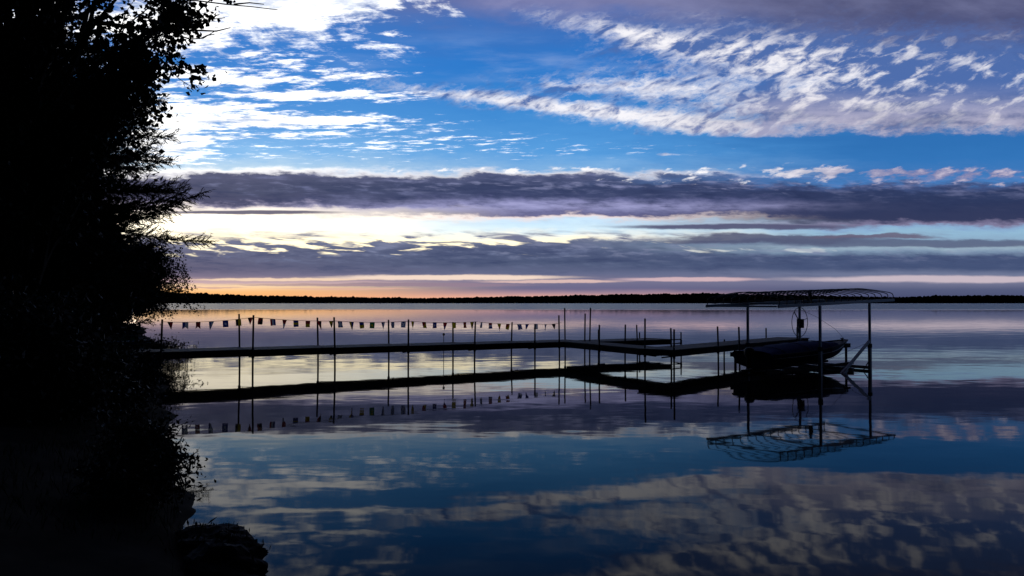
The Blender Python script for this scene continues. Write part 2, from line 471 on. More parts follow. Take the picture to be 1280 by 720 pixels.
w = MB()
w.add([(-6000, -3000, 0), (6000, -3000, 0), (6000, 7000, 0), (-6000, 7000, 0)], [(0, 1, 2, 3)])
tag(w.build('lake_water', water_mat()), kind='structure')

# ------------------------------------------------------------------ terrain
def vnoise(x, y, f, seed):
    """smooth value noise"""
    x = np.asarray(x, float) * f; y = np.asarray(y, float) * f
    xi = np.floor(x).astype(int); yi = np.floor(y).astype(int)
    def h(i, j):
        k = (i * 374761393 + j * 668265263 + seed * 2147483) & 0x7fffffff
        k = ((k ^ (k >> 13)) * 1274126177) & 0x7fffffff
        return (k ^ (k >> 16)) % 10007 / 10007.0
    fx = x - xi; fy = y - yi; fx = fx * fx * (3 - 2 * fx); fy = fy * fy * (3 - 2 * fy)
    return (h(xi, yi) * (1 - fx) + h(xi + 1, yi) * fx) * (1 - fy) + (h(xi, yi + 1) * (1 - fx) + h(xi + 1, yi + 1) * fx) * fy - 0.5

def shore_d(x, y):
    f = (-0.47 * y + 0.68 - x) * 0.905
    k = (78 + (-x - 33) * 0.25 - y) * 0.9
    g = 4.6 - y
    d = np.maximum(np.minimum(f, k), g)
    near = np.clip(y / 30, 0.25, 1.5)
    return d + vnoise(x, y, 0.5, 1) * 0.9 * near + vnoise(x, y, 1.7, 2) * 0.22

def bank_h(x, y):
    d = shore_d(x, y)
    h = np.interp(d, [-12, -1, 0, 0.4, 1.5, 4, 10, 30, 80], [-2.5, -0.5, 0, 0.22, 0.5, 1.0, 2.0, 4.0, 7.0])
    return h + vnoise(x, y, 1.1, 3) * 0.12 + vnoise(x, y, 3.3, 4) * 0.05

xs = np.concatenate([np.arange(-160, -40, 3.0), np.arange(-40, -12, 0.8), np.arange(-12, 4, 0.2), np.arange(4, 60, 3.0)])
ys = np.concatenate([np.arange(-60, 0, 3.0), np.arange(0, 14, 0.2), np.arange(14, 40, 0.6), np.arange(40, 125, 1.6)])
X, Y = np.meshgrid(xs, ys)
Z = bank_h(X, Y)
nx, ny = len(xs), len(ys)
me = bpy.data.meshes.new('bank_ground')
idx = np.arange(nx * ny).reshape(ny, nx)
keep = (Z[:-1, :-1] > -0.9) | (Z[1:, 1:] > -0.9)
q = np.stack([idx[:-1, :-1], idx[:-1, 1:], idx[1:, 1:], idx[1:, :-1]], -1)[keep]
me.from_pydata(np.stack([X, Y, Z], -1).reshape(-1, 3).tolist(), [], q.tolist())
me.polygons.foreach_set('use_smooth', [True] * len(me.polygons))
me.materials.append(M['soil'])
tag(link('bank_ground', me), kind='structure')

# far shore: a low rise of land across the lake and the wood on it
fx = np.array([-400, 150, 200, 300, 400, 480, 530, 690, 810, 900, 1000, 1120, 1220, 1300, 1700])
fh = np.array([14, 15.5, 15, 11.0, 8.6, 7.6, 7.2, 9.8, 12.2, 12.8, 10.5, 8.6, 11.0, 9.8, 11])
DF = 2300.0
def far_h(x, D=DF): return np.interp(640 + 1000 * x / D, fx, fh) * D / 1000
gx = np.arange(-3600, 3601, 60.0)
rows = [(DF - 6, -1, 0), (DF + 4, 0.8, 0), (DF + 60, 0, 0.30), (DF + 250, 0, 0.42), (DF + 1500, 0, 0.40)]
V = []; F = []
for D, z0, k in rows:
    for x in gx: V.append((x, D, z0 + k * float(far_h(x))))
n = len(gx)
for j in range(len(rows) - 1):
    for i in range(n - 1): F.append((j * n + i, j * n + i + 1, (j + 1) * n + i + 1, (j + 1) * n + i))
fs_ = MB(); fs_.add(V, F)
tag(fs_.build('far_shore_ground', M['forest'], smooth=True), kind='structure')

ff = MB()
def far_tree(x, D, z, h, conif):
    n = 7; st = []
    if conif: prof = [(0, .10), (.12, .34), (.4, .25), (.7, .13), (.93, .03)]
    else: prof = [(0, .10), (.15, .34), (.45, .44), (.75, .36), (.95, .12)]
    wsc = h * random.uniform(0.75, 1.25)
    for t, r in prof:
        for k in range(n):
            a = 2 * math.pi * k / n + t
            rr = r * wsc * random.uniform(0.75, 1.2)
            st.append((x + math.cos(a) * rr, D + math.sin(a) * rr, z + t * h * random.uniform(.96, 1.04)))
    fs = [(j * n + k, j * n + (k + 1) % n, (j + 1) * n + (k + 1) % n, (j + 1) * n + k) for j in range(4) for k in range(n)]
    fs += [tuple(4 * n + k for k in range(n))]
    ff.add(st, fs)
for row, (D, dens) in enumerate(((DF + 6, 5.5), (DF + 30, 4.6), (DF + 62, 4.4), (DF + 120, 4.6))):
    x = -2700.0
    while x < 2700:
        hh = float(far_h(x, D))
        base = (0.6, 0.10 * hh + .8, 0.28 * hh, 0.34 * hh)[row]
        top = hh * (0.62, 0.80, 0.93, 1.0)[row] * random.uniform(0.93, 1.02) * (1 + 0.10 * float(vnoise(x, 3.0, 0.02, 77)))
        if random.random() < 0.04: top += random.uniform(1.0, 3.0)
        far_tree(x, D + random.uniform(-8, 8), base - 1.0, max(5, top - base + 1.0), random.random() < 0.15)
        x += dens * random.uniform(0.6, 1.5)
tag(ff.build('far_forest', M['forest'], smooth=True), 'dark low line of woods along the far side of the lake', 'forest', kind='stuff')

# ------------------------------------------------------------------ trees and shrubs
def ground(x, y): return float(bank_h(np.array([x]), np.array([y]))[0])

def curve3(a, b, sag, n=6, wob=0.08):
    a, b = np.array(a, float), np.array(b, float); L = np.linalg.norm(b - a)
    pts = []
    for i in range(n + 1):
        t = i / n
        p = a + (b - a) * t
        p = p + np.array([0, 0, sag * 4 * t * (1 - t) * L])
        if 0 < i < n: p = p + rng.normal(size=3) * wob * L / n
        pts.append(p)
    return pts

def broad_tree(name, label, x, y, h, crown_c, crown_r, nl, nt, nleaf, ls, m='leaf', tr=0.16, cat='tree', group=None, spread=0.55, extra=None, aspect=0.62, bottom=-0.9, twigs=True):
    """trunk > limbs > twigs in one mesh, the leaves in another. crown_c relative to the base"""
    z0 = ground(x, y) - 0.1
    root = thing(name, (x, y, z0), label, cat, group)
    base = np.array([x, y, z0]); cc = base + np.array(crown_c); cr = np.array(crown_r)
    t = MB()
    lean = np.array([crown_c[0] * 0.5, crown_c[1] * 0.5, 0])
    trunk = [base + np.array([0, 0, h * s]) + lean * s ** 1.5 + (rng.normal(size=3) * [0.05, 0.05, 0] * tr * 6 if 0 < s < 1 else 0) for s in np.linspace(0, 1, 9)]
    t.tube(trunk, [tr * 1.35] + [tr * (1 - 0.85 * s) for s in np.linspace(0.1, 1, 8)], 8)
    leaves = []; lv = []
    targets = []
    while len(targets) < nl:
        p = rng.normal(size=3); p /= np.linalg.norm(p)
        r = rng.uniform(0.35, 1.0) ** 0.5
        if p[2] * r < bottom: continue
        targets.append(cc + p * r * cr)
    if extra: targets += [np.array(e, float) for e in extra]
    for p in targets:
        k = int(np.clip(((p[2] - z0) / h - 0.22) * 8 * rng.uniform(0.75, 1.0), 1, 7))
        a = trunk[k]
        L = np.linalg.norm(p - a)
        limb = curve3(a, p, 0.06, 6, 0.10)
        r0 = max(0.018, tr * 0.42 * min(1, L / (max(cr) + 1e-6)))
        t.tube(limb, np.linspace(r0, 0.010, 7), 5, cap=False)
        for j in range(nt):
            i = rng.integers(3, 7)
            s = np.array(limb[i]); q_ = s + rng.normal(size=3) * spread * [1, 1, 0.8]
            if twigs: t.tube([s, (s + q_) / 2 + rng.normal(size=3) * 0.04, q_], [0.012, 0.008, 0.004], 4, cap=False)
            w_ = rng.uniform(0.15, 1.05, (nleaf, 1))
            pts = s + (q_ - s) * w_ + rng.normal(size=(nleaf, 3)) * ls * 0.95
            leaves.append(pts)
    t.build('trunk', M['bark'], root)
    P = np.concatenate(leaves)
    quads_mesh('crown', leaf_quads(P, ls, ls * aspect), M[m], root)
    return root

def spruce(name, label, x, y, h, blen, ls=0.26, group=None, zmin=0.5, step=0.42, ntw=22, cut=None):
    z0 = ground(x, y) - 0.1
    root = thing(name, (x, y, z0), label, 'tree', group)
    t = MB()
    t.tube([(x, y, z0), (x + .05, y, z0 + h * .5), (x, y, z0 + h)], [0.2, 0.13, 0.02], 8)
    P = []; D = []
    z = zmin
    while z < h - 0.2:
        f = 1 - z / h
        L0 = blen(z) if callable(blen) else blen * f
        nb = rng.integers(6, 9); a0 = rng.uniform(0, 6.28)
        for b in range(nb):
            a = a0 + 6.283 * b / nb + rng.normal() * 0.15
            L = L0 * rng.uniform(0.8, 1.1)
            bz, bu = rng.uniform(-0.40, -0.15), rng.uniform(0.12, 0.38); z_ = z + rng.normal() * 0.15
            d = np.array([math.cos(a), math.sin(a), 0]); sd_ = np.array([-d[1], d[0], 0])
            pts = []
            for s in np.linspace(0, 1, 8):
                pts.append(np.array([x, y, z0 + z_]) + d * L * s + np.array([0, 0, L * (bz * s + bu * s ** 2.6)]))
            t.tube(pts, np.linspace(0.035, 0.008, 8), 4, cap=False)
            n = int(ntw * L / 2) + 4
            for k in range(n):
                s = rng.uniform(0.12, 1.0); i = min(6, int(s * 7)); fr = s * 7 - i
                p = pts[i] * (1 - fr) + pts[i + 1] * fr
                side = rng.choice([-1, 1])
                tl = (0.30 + 0.75 * (1 - s)) * min(1.0, L / 2.2) * rng.uniform(0.5, 1.25) + 0.12
                td = d * rng.uniform(0.4, 1.0) + sd_ * side * rng.uniform(0.1, 0.9) + np.array([0, 0, rng.uniform(-0.6, 0.75)])
                td /= np.linalg.norm(td)
                m_ = max(3, int(tl / 0.045))
                tt = np.linspace(0.0, 1, m_)[:, None]
                P.append(p + td * tl * tt)
                dd = np.repeat(td[None], m_, 0)
                D.append(dd)
        z += step * rng.uniform(0.8, 1.2) * (0.7 + 0.5 * f)
    t.build('trunk', M['bark'], root)
    P = np.concatenate(P); D = np.concatenate(D)
    quads_mesh('crown', leaf_quads(P, ls, ls * 0.14, D, 1.1), M['needle'], root)
    return root

def at(px, y, py=None):
    """a point the survey read at picture column px, distance y"""
    x = (px - 640) / 1000 * y
    return (x, y) if py is None else (x, y, EYE + (378 - py) / 1000 * y)

# near broadleaf leaning over the water at the top of the frame
x, y = at(20, 18)
broad_tree('maple_tree', 'large dark broadleaf tree at the upper left with a bare twig reaching over the lake', x, y, 13.5, (0.7, 0, 8.2), (3.2, 2.0, 4.4), 84, 9, 30, 0.135, tr=0.24, spread=0.50, aspect=0.8,
           extra=[at(215, 18.5, 10), at(235, 18.2, -14), at(270, 18.4, -12), at(208, 18, 72), at(203, 18.2, 80), at(198, 18, 62), at(195, 18, 40), at(180, 18.3, 108), at(150, 17.8, 118), at(190, 17.6, 84), at(225, 18.0, 12)])
mp = bpy.data.objects['maple_tree']
bb = MB()
def P3(px, py, D=18.0): return at(px, D, py)
bb.tube([P3(120, 26, 17.6), P3(160, 32), P3(182, 34.5), P3(207, 35.5), P3(228, 36.5), P3(248, 36), P3(268, 37), P3(286, 32.5)], [.05, .042, .034, .028, .024, .02, .016, .010], 6)
for pts in (((207, 35.5), (222, 43), (236, 47), (252, 46), (268, 36)), ((212, 38), (226, 45), (231, 51), (235, 56)), ((236, 36), (250, 29), (262, 22), (279, 20)),
            ((250, 46), (258, 42), (266, 41)), ((190, 34), (205, 29), (216, 24), (222, 16)), ((228, 36), (238, 31), (246, 30)), ((262, 22), (268, 17), (272, 16)), ((200, 2), (240, -2), (280, 3), (312, 6), (345, 10)), ((290, 3), (310, 1), (328, 3))):
    bb.tube([P3(a_, b_) for a_, b_ in pts], np.linspace(.021, .009, len(pts)), 5)
bb.build('bare_branch', M['bark'], mp)
# spruce behind it, long boughs over the water
x, y = at(60, 30)
spruce('spruce_tree', 'dark spruce with long drooping boughs reaching over the water', x, y, 12.7,
       lambda z: 5.7 if 4.9 < z < 5.9 else 4.8 if 5.9 <= z < 7.0 else (4.1 if 7.0 <= z < 9.2 else (3.7 if z <= 5.6 else 4.0 * (1 - (z - 9.2) / 3.5))), ls=0.20, step=0.50, ntw=62)
# the wall of trees behind
fill = [
    ('broadleaf_tree', 'tall dense broadleaf filling the far left edge behind the near tree', -60, 30, 8.5, (0, 0, 3.6), (4.6, 4, 3.9), 120, 7, 26, 0.34),
    ('broadleaf_tree', 'dark broadleaf tree outermost at the left, nearest of the wood behind the big tree', -190, 25, 10, (0, 0, 5.0), (4.0, 4, 5.0), 110, 7, 24, 0.32),
    ('broadleaf_tree', 'dense dark broadleaf tree in the second row behind the spruce', 5, 42, 11, (0, 0, 4.8), (4.6, 4, 4.6), 130, 7, 26, 0.40),
    ('broadleaf_tree', 'dark broadleaf tree standing just left of the round waterside tree', 62, 56, 14, (0, 0, 6.2), (4.6, 4, 5.4), 130, 7, 26, 0.46),
    ('broadleaf_tree', 'tall dark tree deepest in the wood at the left edge', -20, 60, 14, (0, 0, 6.6), (7, 5, 5.6), 150, 7, 26, 0.55),
]
for nm, lb, px, D, h, cc, cr, nl, nt, nf, ls in fill:
    x, y = at(px, D)
    broad_tree(nm, lb, x, y, h, cc, cr, nl, nt, nf, ls, tr=0.22, spread=0.9, group='trees in the dark wood on the left bank', bottom=-1.1, twigs=False)
# rounded tree overhanging the water farther along the bank
x, y = at(150, 76)
broad_tree('waterside_tree', 'rounded fine leaved tree overhanging the water below the spruce', x, y, 9.0, (0.2, -0.5, 4.6), (5.8, 4.5, 4.4), 170, 9, 26, 0.22, tr=0.2, spread=1.0, bottom=-1.1,
           extra=[at(232, 75, 350), at(236, 75, 362), at(228, 75, 335), at(215, 75, 318), at(225, 75, 372), at(240, 75, 377), at(200, 75, 386), at(215, 75, 381), at(185, 75, 390), at(200, 75, 305)])

# shrubs along the waterline
shrubs = [
    ('loose leafy shrub reaching over the water behind the shore end of the dock', 190, 31, 0.55, (0.4, 0, .62), (1.45, 1.0, .45), 40, 6, 11, 0.10, 0.28),
    ('dense dark shrub just in front of the shore end of the dock', 158, 23, 0.9, (0, 0, .45), (0.95, 1.0, 0.6), 60, 6, 26, 0.10, 0.28),
    ('dark shrub on the bank, second nearest to the camera', 138, 16.5, 0.9, (0, 0, .45), (0.85, 1.0, .6), 60, 6, 26, 0.09, 0.24),
    ('broad dark shrub higher on the bank below the big tree', 45, 14, 2.0, (0, 0, 1.0), (1.8, 1.4, 1.3), 80, 6, 26, 0.13, 0.4),
    ('wide low shrub farthest along the dark bank below the round tree', 105, 62, 1.6, (0, 0, .5), (4.6, 1.5, 1.0), 70, 6, 24, 0.2, 0.5),
    ('nearest leafy shrub at the lower left with twigs against the water', 168, 9.2, 1.0, (.05, 0, .52), (.62, .7, .55), 60, 6, 17, 0.062, 0.17),
]
for lb, px, D, h, cc, cr, nl, nt, nf, ls, spd in shrubs:
    x, y = at(px, D)
    broad_tree('shrub', lb, x, y, h, cc, cr, nl, nt, nf, ls, m='scrub', tr=0.035, cat='shrub', spread=spd, group='shrubs along the left bank', bottom=-0.8, aspect=0.5)

# rock at the water's edge
bpy_rock = MB()
def blob_rock(c, r, seed, lab):
    n, mrings = 44, 26
    vs = []; fs = []
    for j in range(mrings + 1):
        th = math.pi * j / mrings
        for i in range(n):
            ph = 2 * math.pi * i / n
            d = np.array([math.sin(th) * math.cos(ph), math.sin(th) * math.sin(ph), math.cos(th)])
            k = 1 + 0.55 * float(vnoise(d[0] * 2 + 9, d[1] * 2 + d[2] * 3, 1.0, seed)) + 0.26 * float(vnoise(d[0] * 5, d[1] * 5 + d[2] * 7, 1.0, seed + 1)) + 0.13 * float(vnoise(d[0] * 13, d[1] * 13 + d[2] * 17, 1.0, seed + 2))
            vs.append(np.array(c) + d * k * np.array(r))
    for j in range(mrings):
        for i in range(n): fs.append((j * n + i, (j + 1) * n + i, (j + 1) * n + (i + 1) % n, j * n + (i + 1) % n))
    b = MB(); b.add([v_ - np.array(c) for v_ in vs], fs)
    o = b.build('rock', M['rock'], None, smooth=False); o.location = c
    if r[2] > 0.2:
        tops = [i for i, v_ in enumerate(vs) if v_[2] > c[2] + r[2] * 0.35]
        Pt = np.array([vs[i] for i in rng.choice(tops, 90)]); hh_ = rng.uniform(.02, .075, 90)
        l_ = rng.normal(size=(90, 3)) * 0.6; l_[:, 2] = 1; tp_ = Pt + l_ * hh_[:, None]; sdv = rng.normal(size=(90, 3)) * .006
        quads_mesh('moss_tuft', np.stack([Pt - [0, 0, .01], (Pt + tp_) / 2 + sdv, tp_, (Pt + tp_) / 2 - sdv], 1), M['grass'], o)['kind'] = 'stuff'
    return tag(o, lab, 'rock', 'rocks at the waterline')
blob_rock((-2.72, 7.75, 0.02), (0.37, 0.40, 0.30), 21, 'rounded dark rock jutting into the water at the bottom left')
blob_rock((-3.22, 8.35, 0.0), (0.55, 0.45, 0.21), 31, 'low broad rock on the bank just left of the jutting rock')

blob_rock((-2.42, 7.35, -0.06), (0.26, 0.18, 0.12), 44, 'small flat stone barely above the water at the bottom edge')

# grass along the near bank
G = []
cnt = 0
gx_ = rng.uniform(-16, 1, 60000); gy_ = rng.uniform(4.5, 30, 60000)
d_ = shore_d(gx_, gy_)
ok = (d_ > 0.1) & (d_ < 5) & (gy_ > 5.0) & (vnoise(gx_, gy_, 0.9, 12) > -0.15)
gx_, gy_ = gx_[ok][:9000], gy_[ok][:9000]
gz_ = bank_h(gx_, gy_)
P = np.stack([gx_, gy_, gz_], -1)
n = len(P)
hgt = rng.uniform(0.06, 0.20, n)
ln = rng.normal(size=(n, 3)) * 0.35; ln[:, 2] = 1
tip = P + ln * hgt[:, None]
sd2 = rng.normal(size=(n, 3)); sd2[:, 2] = 0; sd2 /= np.linalg.norm(sd2, axis=1, keepdims=True)
mid = (P + tip) / 2
V4 = np.stack([P - [0, 0, 0.02], mid + sd2 * 0.006, tip, mid - sd2 * 0.006], 1)
tag(quads_mesh('bank_grass', V4, M['grass']), 'dark grass growing along the near bank', 'grass', kind='stuff')

# ------------------------------------------------------------------ docks
def SP(x, y, z=0.0): return Vector((x * S, y * S, z * S))

def deck_section(a, b, width_dir, width, h, parent, plank=0.14):
    """planks across two stringers; a, b on the near edge"""
    a, b = Vector(a), Vector(b); d = (b - a); L = d.length; d.normalize(); n = Vector(width_dir).normalized()
    m = MB(); th = 0.04
    a0 = a + d * 0.012; L -= 0.024
    k = max(1, int(L / plank)); pw = L / k
    for i in range(k):
        c = a0 + d * (pw * (i + 0.5))
        zz = h - th / 2 + rng.normal() * 0.0015
        m.beam((c.x - n.x * 0.03, c.y - n.y * 0.03, zz), (c.x + n.x * (width + 0.03), c.y + n.y * (width + 0.03), zz), pw - 0.012, th, mi=0)
    for s in (0.05, width / 2, width - 0.05):
        p = a0 + n * s; q_ = a0 + d * L + n * s
        m.beam((p.x, p.y, h - th - 0.11), (q_.x, q_.y, h - th - 0.11), 0.05, 0.216, mi=1)
    for t_ in (0.03, L - 0.03):
        p = a0 + d * t_
        m.beam((p.x + n.x * .076, p.y + n.y * .076, h - th - 0.10), (p.x + n.x * (width - .076), p.y + n.y * (width - .076), h - th - 0.10), 0.045, 0.18, mi=1)
    return m.build('deck_section', [M['wood'], M['frame']], parent)

def pole(x, y, top, deck_h, parent, toward, lean=0.012, r=0.034, bracket=True):
    b = SP(x, y); tp = top * S
    lx, ly = rng.normal() * lean, rng.normal() * lean
    m = MB()
    zb = -1.1
    m.tube([(b.x - lx, b.y - ly, zb), (b.x, b.y, deck_h), (b.x + lx * tp, b.y + ly * tp, tp)], r, 10)
    o = m.build('pole', M['steel'], parent, smooth=False)
    if bracket:
        t = Vector(toward); t.z = 0; t.normalize()
        k = MB()
        k.tube([(b.x, b.y, deck_h - 0.30), (b.x, b.y, deck_h - 0.06)], r + 0.018, 10)
        k.beam((b.x + t.x * 0.045, b.y + t.y * 0.045, deck_h - 0.22), (b.x + t.x * 0.5, b.y + t.y * 0.5, deck_h - 0.285), 0.05, 0.05)
        k.build('bracket', M['frame'], o)
    return o

# --- main run: front edge from the bank out to the platform
d1 = Vector((1.70, 1.08, 0)).normalized(); n1 = Vector((-d1.y, d1.x, 0))
LS = 2.0138
F0 = Vector((-6.16, 19.0, 0))
WID = 1.16
main = thing('dock', SP(-6.16, 19.0), 'long straight main dock running out from the bank with bunting along its poles', 'dock', 'docks')
for k in range(-2, 7):
    a = F0 + d1 * (LS * k); b = F0 + d1 * (LS * (k + 1))
    if k == -2: a = F0 + d1 * (LS * -1.75)
    hh = (0.59 - 0.0125 * (k + 1)) * S
    if k >= 5: hh = 0.495 * S
    if k == 6: b = F0 + d1 * (LS * 6.72)
    deck_section((a.x * S, a.y * S, 0), (b.x * S, b.y * S, 0), n1, WID * S, hh, main)
front_tops = {-1: 1.32, 0: 1.40, 1: 1.33, 2: 1.25, 3: 1.17, 4: 1.07, 5: 1.53}
back_tops = {0: 1.41, 1: 1.30, 2: 1.22, 3: 1.13, 4: 1.10, 5: 1.52}
for k, tp in front_tops.items():
    p = F0 + d1 * (LS * k) - n1 * 0.05
    pole(p.x, p.y, tp, (0.58 - 0.0125 * k) * S, main, n1)
for k, tp in back_tops.items():
    p = F0 + d1 * (LS * k) + n1 * (WID + 0.06)
    pole(p.x, p.y, tp, (0.58 - 0.0125 * k) * S, main, -n1)
for (x, y, tp) in ((3.98, 25.46, 0.99), (5.62, 26.62, 0.71)):
    pole(x, y, tp, 0.5 * S, main, n1)
for (x, y, tp) in ((2.86, 26.5, 0.80), (4.35, 27.3, 0.68)):
    pole(x, y, tp, 0.5 * S, main, -n1)
# end rail of the platform out to its corner pole
m = MB(); e = F0 + d1 * (LS * 6.72)
for z in (0.475, 0.345):
    m.beam((e.x * S + .01, e.y * S + .01, z * S), (5.62 * S, 26.62 * S, z * S), 0.04, 0.05)
m.build('end_bracket', M['frame'], main)
# short capped stake beside the main run
m = MB(); p = F0 + d1 * (LS * 2.86) + n1 * (WID + 0.10)
m.tube([(p.x * S, p.y * S, -1.0), (p.x * S, p.y * S, 0.74 * S)], 0.014, 8)
m.tube([(p.x * S, p.y * S, .735 * S), (p.x * S, p.y * S, .755 * S), (p.x * S, p.y * S, .80 * S), (p.x * S, p.y * S, .815 * S)], [.015, .05, .05, .01], 8)
m.build('capped_stake', M['steel'], main)

# --- walkway coming back towards the viewer
c0 = Vector((1.43, 23.72, 0)); d2 = Vector((0.447, -0.894, 0)).normalized(); n2 = Vector((-d2.y, d2.x, 0))
walk = thing('dock', SP(1.43, 23.72), 'short dock walkway angling back from the end of the main dock', 'dock', 'docks')
w0 = c0 + d2 * 0.16 + n2 * 0.06
W2 = 0.80
for k in range(2):
    a = w0 + d2 * (2.12 * k); b = w0 + d2 * (2.12 * (k + 1))
    deck_section((a.x * S, a.y * S, 0), (b.x * S, b.y * S, 0), n2, W2 * S, (0.545 - 0.004 * k) * S, walk)
for (x, y, tp, sd_) in ((1.40, 23.70, 1.32, 1), (2.38, 21.85, 1.09, 1), (3.30, 19.88, 1.30, 1), (2.20, 24.2, 1.36, -1), (3.17, 22.45, 1.08, -1), (4.08, 20.52, 1.04, -1)):
    pole(x, y, tp, 0.545 * S, walk, n2 * sd_)

# --- walkway out to the boat lift
d3 = Vector((0.65, 0.76, 0)).normalized(); n3 = Vector((-d3.y, d3.x, 0))
A3 = Vector((3.86, 19.14, 0))
side = thing('dock', SP(3.86, 19.14), 'dock walkway leading right to the boat lift', 'dock', 'docks')
W3 = 1.0
for k in range(4):
    a = A3 + d3 * (2.2 * k); b = A3 + d3 * (2.2 * (k + 1))
    deck_section((a.x * S, a.y * S, 0), (b.x * S, b.y * S, 0), n3, W3 * S, 0.565 * S - 0.004 * k, side)
for (x, y, tp, sd_) in ((3.86, 19.08, 1.06, 1), (5.40, 20.98, 1.07, 1)):
    pole(x, y, tp, 0.56 * S, side, n3 * sd_)
for (x, y, tp) in ((8.22, 25.9, 0.87), (6.2, 23.4, 0.62)):
    pole(x, y, tp, 0.56 * S, side, -n3)
m = pole(5.85, 20.6, 1.07, 0.52 * S, side, n3, bracket=False)

# ------------------------------------------------------------------ bunting
SH = {}
line_pts = []
attach = [(-1, 1.27), (0, 1.35), (1, 1.235), (2, 1.205), (3, 1.165), (4, 1.075), (4.46, 1.10)]
def front_at(k): return F0 + d1 * (LS * k) - n1 * 0.09
def k_of_px(px):
    uu = (px - 640) / 1000
    p = front_at(0); dd = d1 * LS
    return (uu * p.y - p.x) / (dd.x - uu * dd.y)
ak = [a for a, _ in attach]; ah = [h for _, h in attach]
def string_h(k):
    h = np.interp(k, ak, ah)
    i = min(len(ak) - 2, max(0, int(np.searchsorted(ak, k) - 1)))
    t_ = (k - ak[i]) / (ak[i + 1] - ak[i])
    return float(h) - (0.05 if i == 0 else 0.03) * 4 * t_ * (1 - t_)
root = front_at(-1)
bunt = thing('bunting', (root.x * S, root.y * S, 0), 'string of small signal flags and pennants strung along the main dock poles', 'bunting')
m = MB()
m.tube([(front_at(k).x * S, front_at(k).y * S, string_h(k) * S) for k in np.linspace(-1, 4.46, 110)], 0.008, 5)
m.build('string', M['rope'], bunt)

def pat(kind, cols):
    a, b, c = (list(cols) + [cols[-1], cols[-1]])[:3]
    def f(s, t):
        if kind == 'plain': return a
        if kind == 'h2': return a if t < 0.5 else b
        if kind == 'h3': return (a, b, c)[min(2, int(t * 3))]
        if kind == 'v2': return a if s < 0.5 else b
        if kind == 'v3': return (a, b, c)[min(2, int(s * 3))]
        if kind == 'box': return b if abs(s - .5) < .2 and abs(t - .5) < .2 else a
        if kind == 'cross': return b if abs(s - .5) < .12 or abs(t - .5) < .12 else a
        if kind == 'x': return b if abs(s - t) < .16 or abs(s + t - 1) < .16 else a
        if kind == 'diag': return a if s + t < 1 else b
        if kind == 'check': return a if (int(s * 3) + int(t * 3)) % 2 else b
        if kind == 'stripe': return a if int(s * 5) % 2 else b
    return f
flags = [(213, 'tri', 'v2', 'black red'), (232, 'swa', 'v2', 'blue white'), (248, 'swa', 'plain', 'red'), (264.5, 'lng', 'v2', 'blue white'), (282, 'sqr', 'box', 'blue white'),
    (298, 'sqr', 'v2', 'black yellow'), (313, 'tri', 'v2', 'black red'), (326, 'sqr', 'diag', 'red black'), (341, 'sqr', 'v3', 'red white blue'), (356, 'lng', 'h2', 'red white'),
    (370, 'sqr', 'h3', 'blue yellow blue'), (385, 'sqr', 'h2', 'red yellow'), (399, 'lng', 'v2', 'red black'), (414, 'tri', 'diag', 'yellow black'), (425, 'sqr', 'cross', 'blue white'),
    (439.5, 'lng', 'v2', 'yellow blue'), (452, 'sqr', 'h2', 'blue yellow'), (465.5, 'sqr', 'box', 'green yellow'), (479, 'lng', 'v2', 'blue white'), (491, 'sqr', 'check', 'blue white'),
    (504.5, 'sqr', 'x', 'blue white'), (516, 'lng', 'diag', 'yellow black'), (530, 'sqr', 'diag', 'red yellow'), (543.5, 'sqr', 'box', 'blue white'), (556.5, 'lng', 'h2', 'red blue'),
    (567.5, 'sqr', 'plain', 'yellow'), (581, 'sqr', 'box', 'red yellow'), (590, 'lng', 'diag', 'yellow black'), (602, 'sqr', 'box', 'white blue'), (613, 'sqr', 'h3', 'red white blue'),
    (624, 'lng', 'h2', 'yellow red'), (635, 'sqr', 'diag', 'red yellow'), (649, 'sqr', 'x', 'white blue'), (659, 'tri', 'plain', 'blue'), (670, 'sqr', 'v2', 'blue white'),
    (682, 'tri', 'cross', 'white blue'), (692, 'tri', 'plain', 'black')]
for px, shp, kind, cols in flags:
    k = k_of_px(px); p = front_at(k); z = string_h(k) * S - 0.005
    cols = cols.split(); f = pat(kind, cols); names = list(dict.fromkeys(cols))
    wd, ht = dict(sqr=(.185, .23), swa=(.19, .235), tri=(.18, .25), lng=(.18, .32))[shp]
    yaw = rng.normal() * 0.35; sw = rng.normal() * 0.12; roll = rng.normal() * 0.10
    ax = (d1 * math.cos(yaw) + n1 * math.sin(yaw)); nn = Vector((-ax.y, ax.x, 0))
    n_ = 9; vs = []; fs = []; mi = []
    for j in range(n_ + 1):
        for i in range(n_ + 1):
            s, t_ = i / n_, j / n_
            wx = (s - .5) * wd
            zz = -t_ * ht
            if shp in ('tri', 'lng'): wx *= (1 - t_ * 0.97)
            if shp == 'swa': zz *= 1 - 0.32 * (1 - 2 * abs(s - .5))
            off_ = 0.018 * math.sin(3.5 * s + 4 * t_ + px) * t_ + sw * t_ * ht
            wx2 = wx * math.cos(roll) - zz * math.sin(roll); z2 = wx * math.sin(roll) * t_ + zz
            q_ = Vector((p.x * S, p.y * S, z)) + ax * wx2 + nn * off_
            vs.append((q_.x, q_.y, q_.z + (z2)))
    b = MB()
    for j in range(n_):
        for i in range(n_):
            fs = [(j * (n_ + 1) + i, j * (n_ + 1) + i + 1, (j + 1) * (n_ + 1) + i + 1, (j + 1) * (n_ + 1) + i)]
            b.f.append(list(fs[0])); b.m.append(names.index(f((i + .5) / n_, (j + .5) / n_)))
    b.v = [tuple(v_) for v_ in vs]
    o = b.build('flag', [FL[c] for c in names], bunt, smooth=True)
    o['label'] = ' and '.join(names) + (' square flag' if shp == 'sqr' else ' swallow tailed flag' if shp == 'swa' else ' pointed pennant')

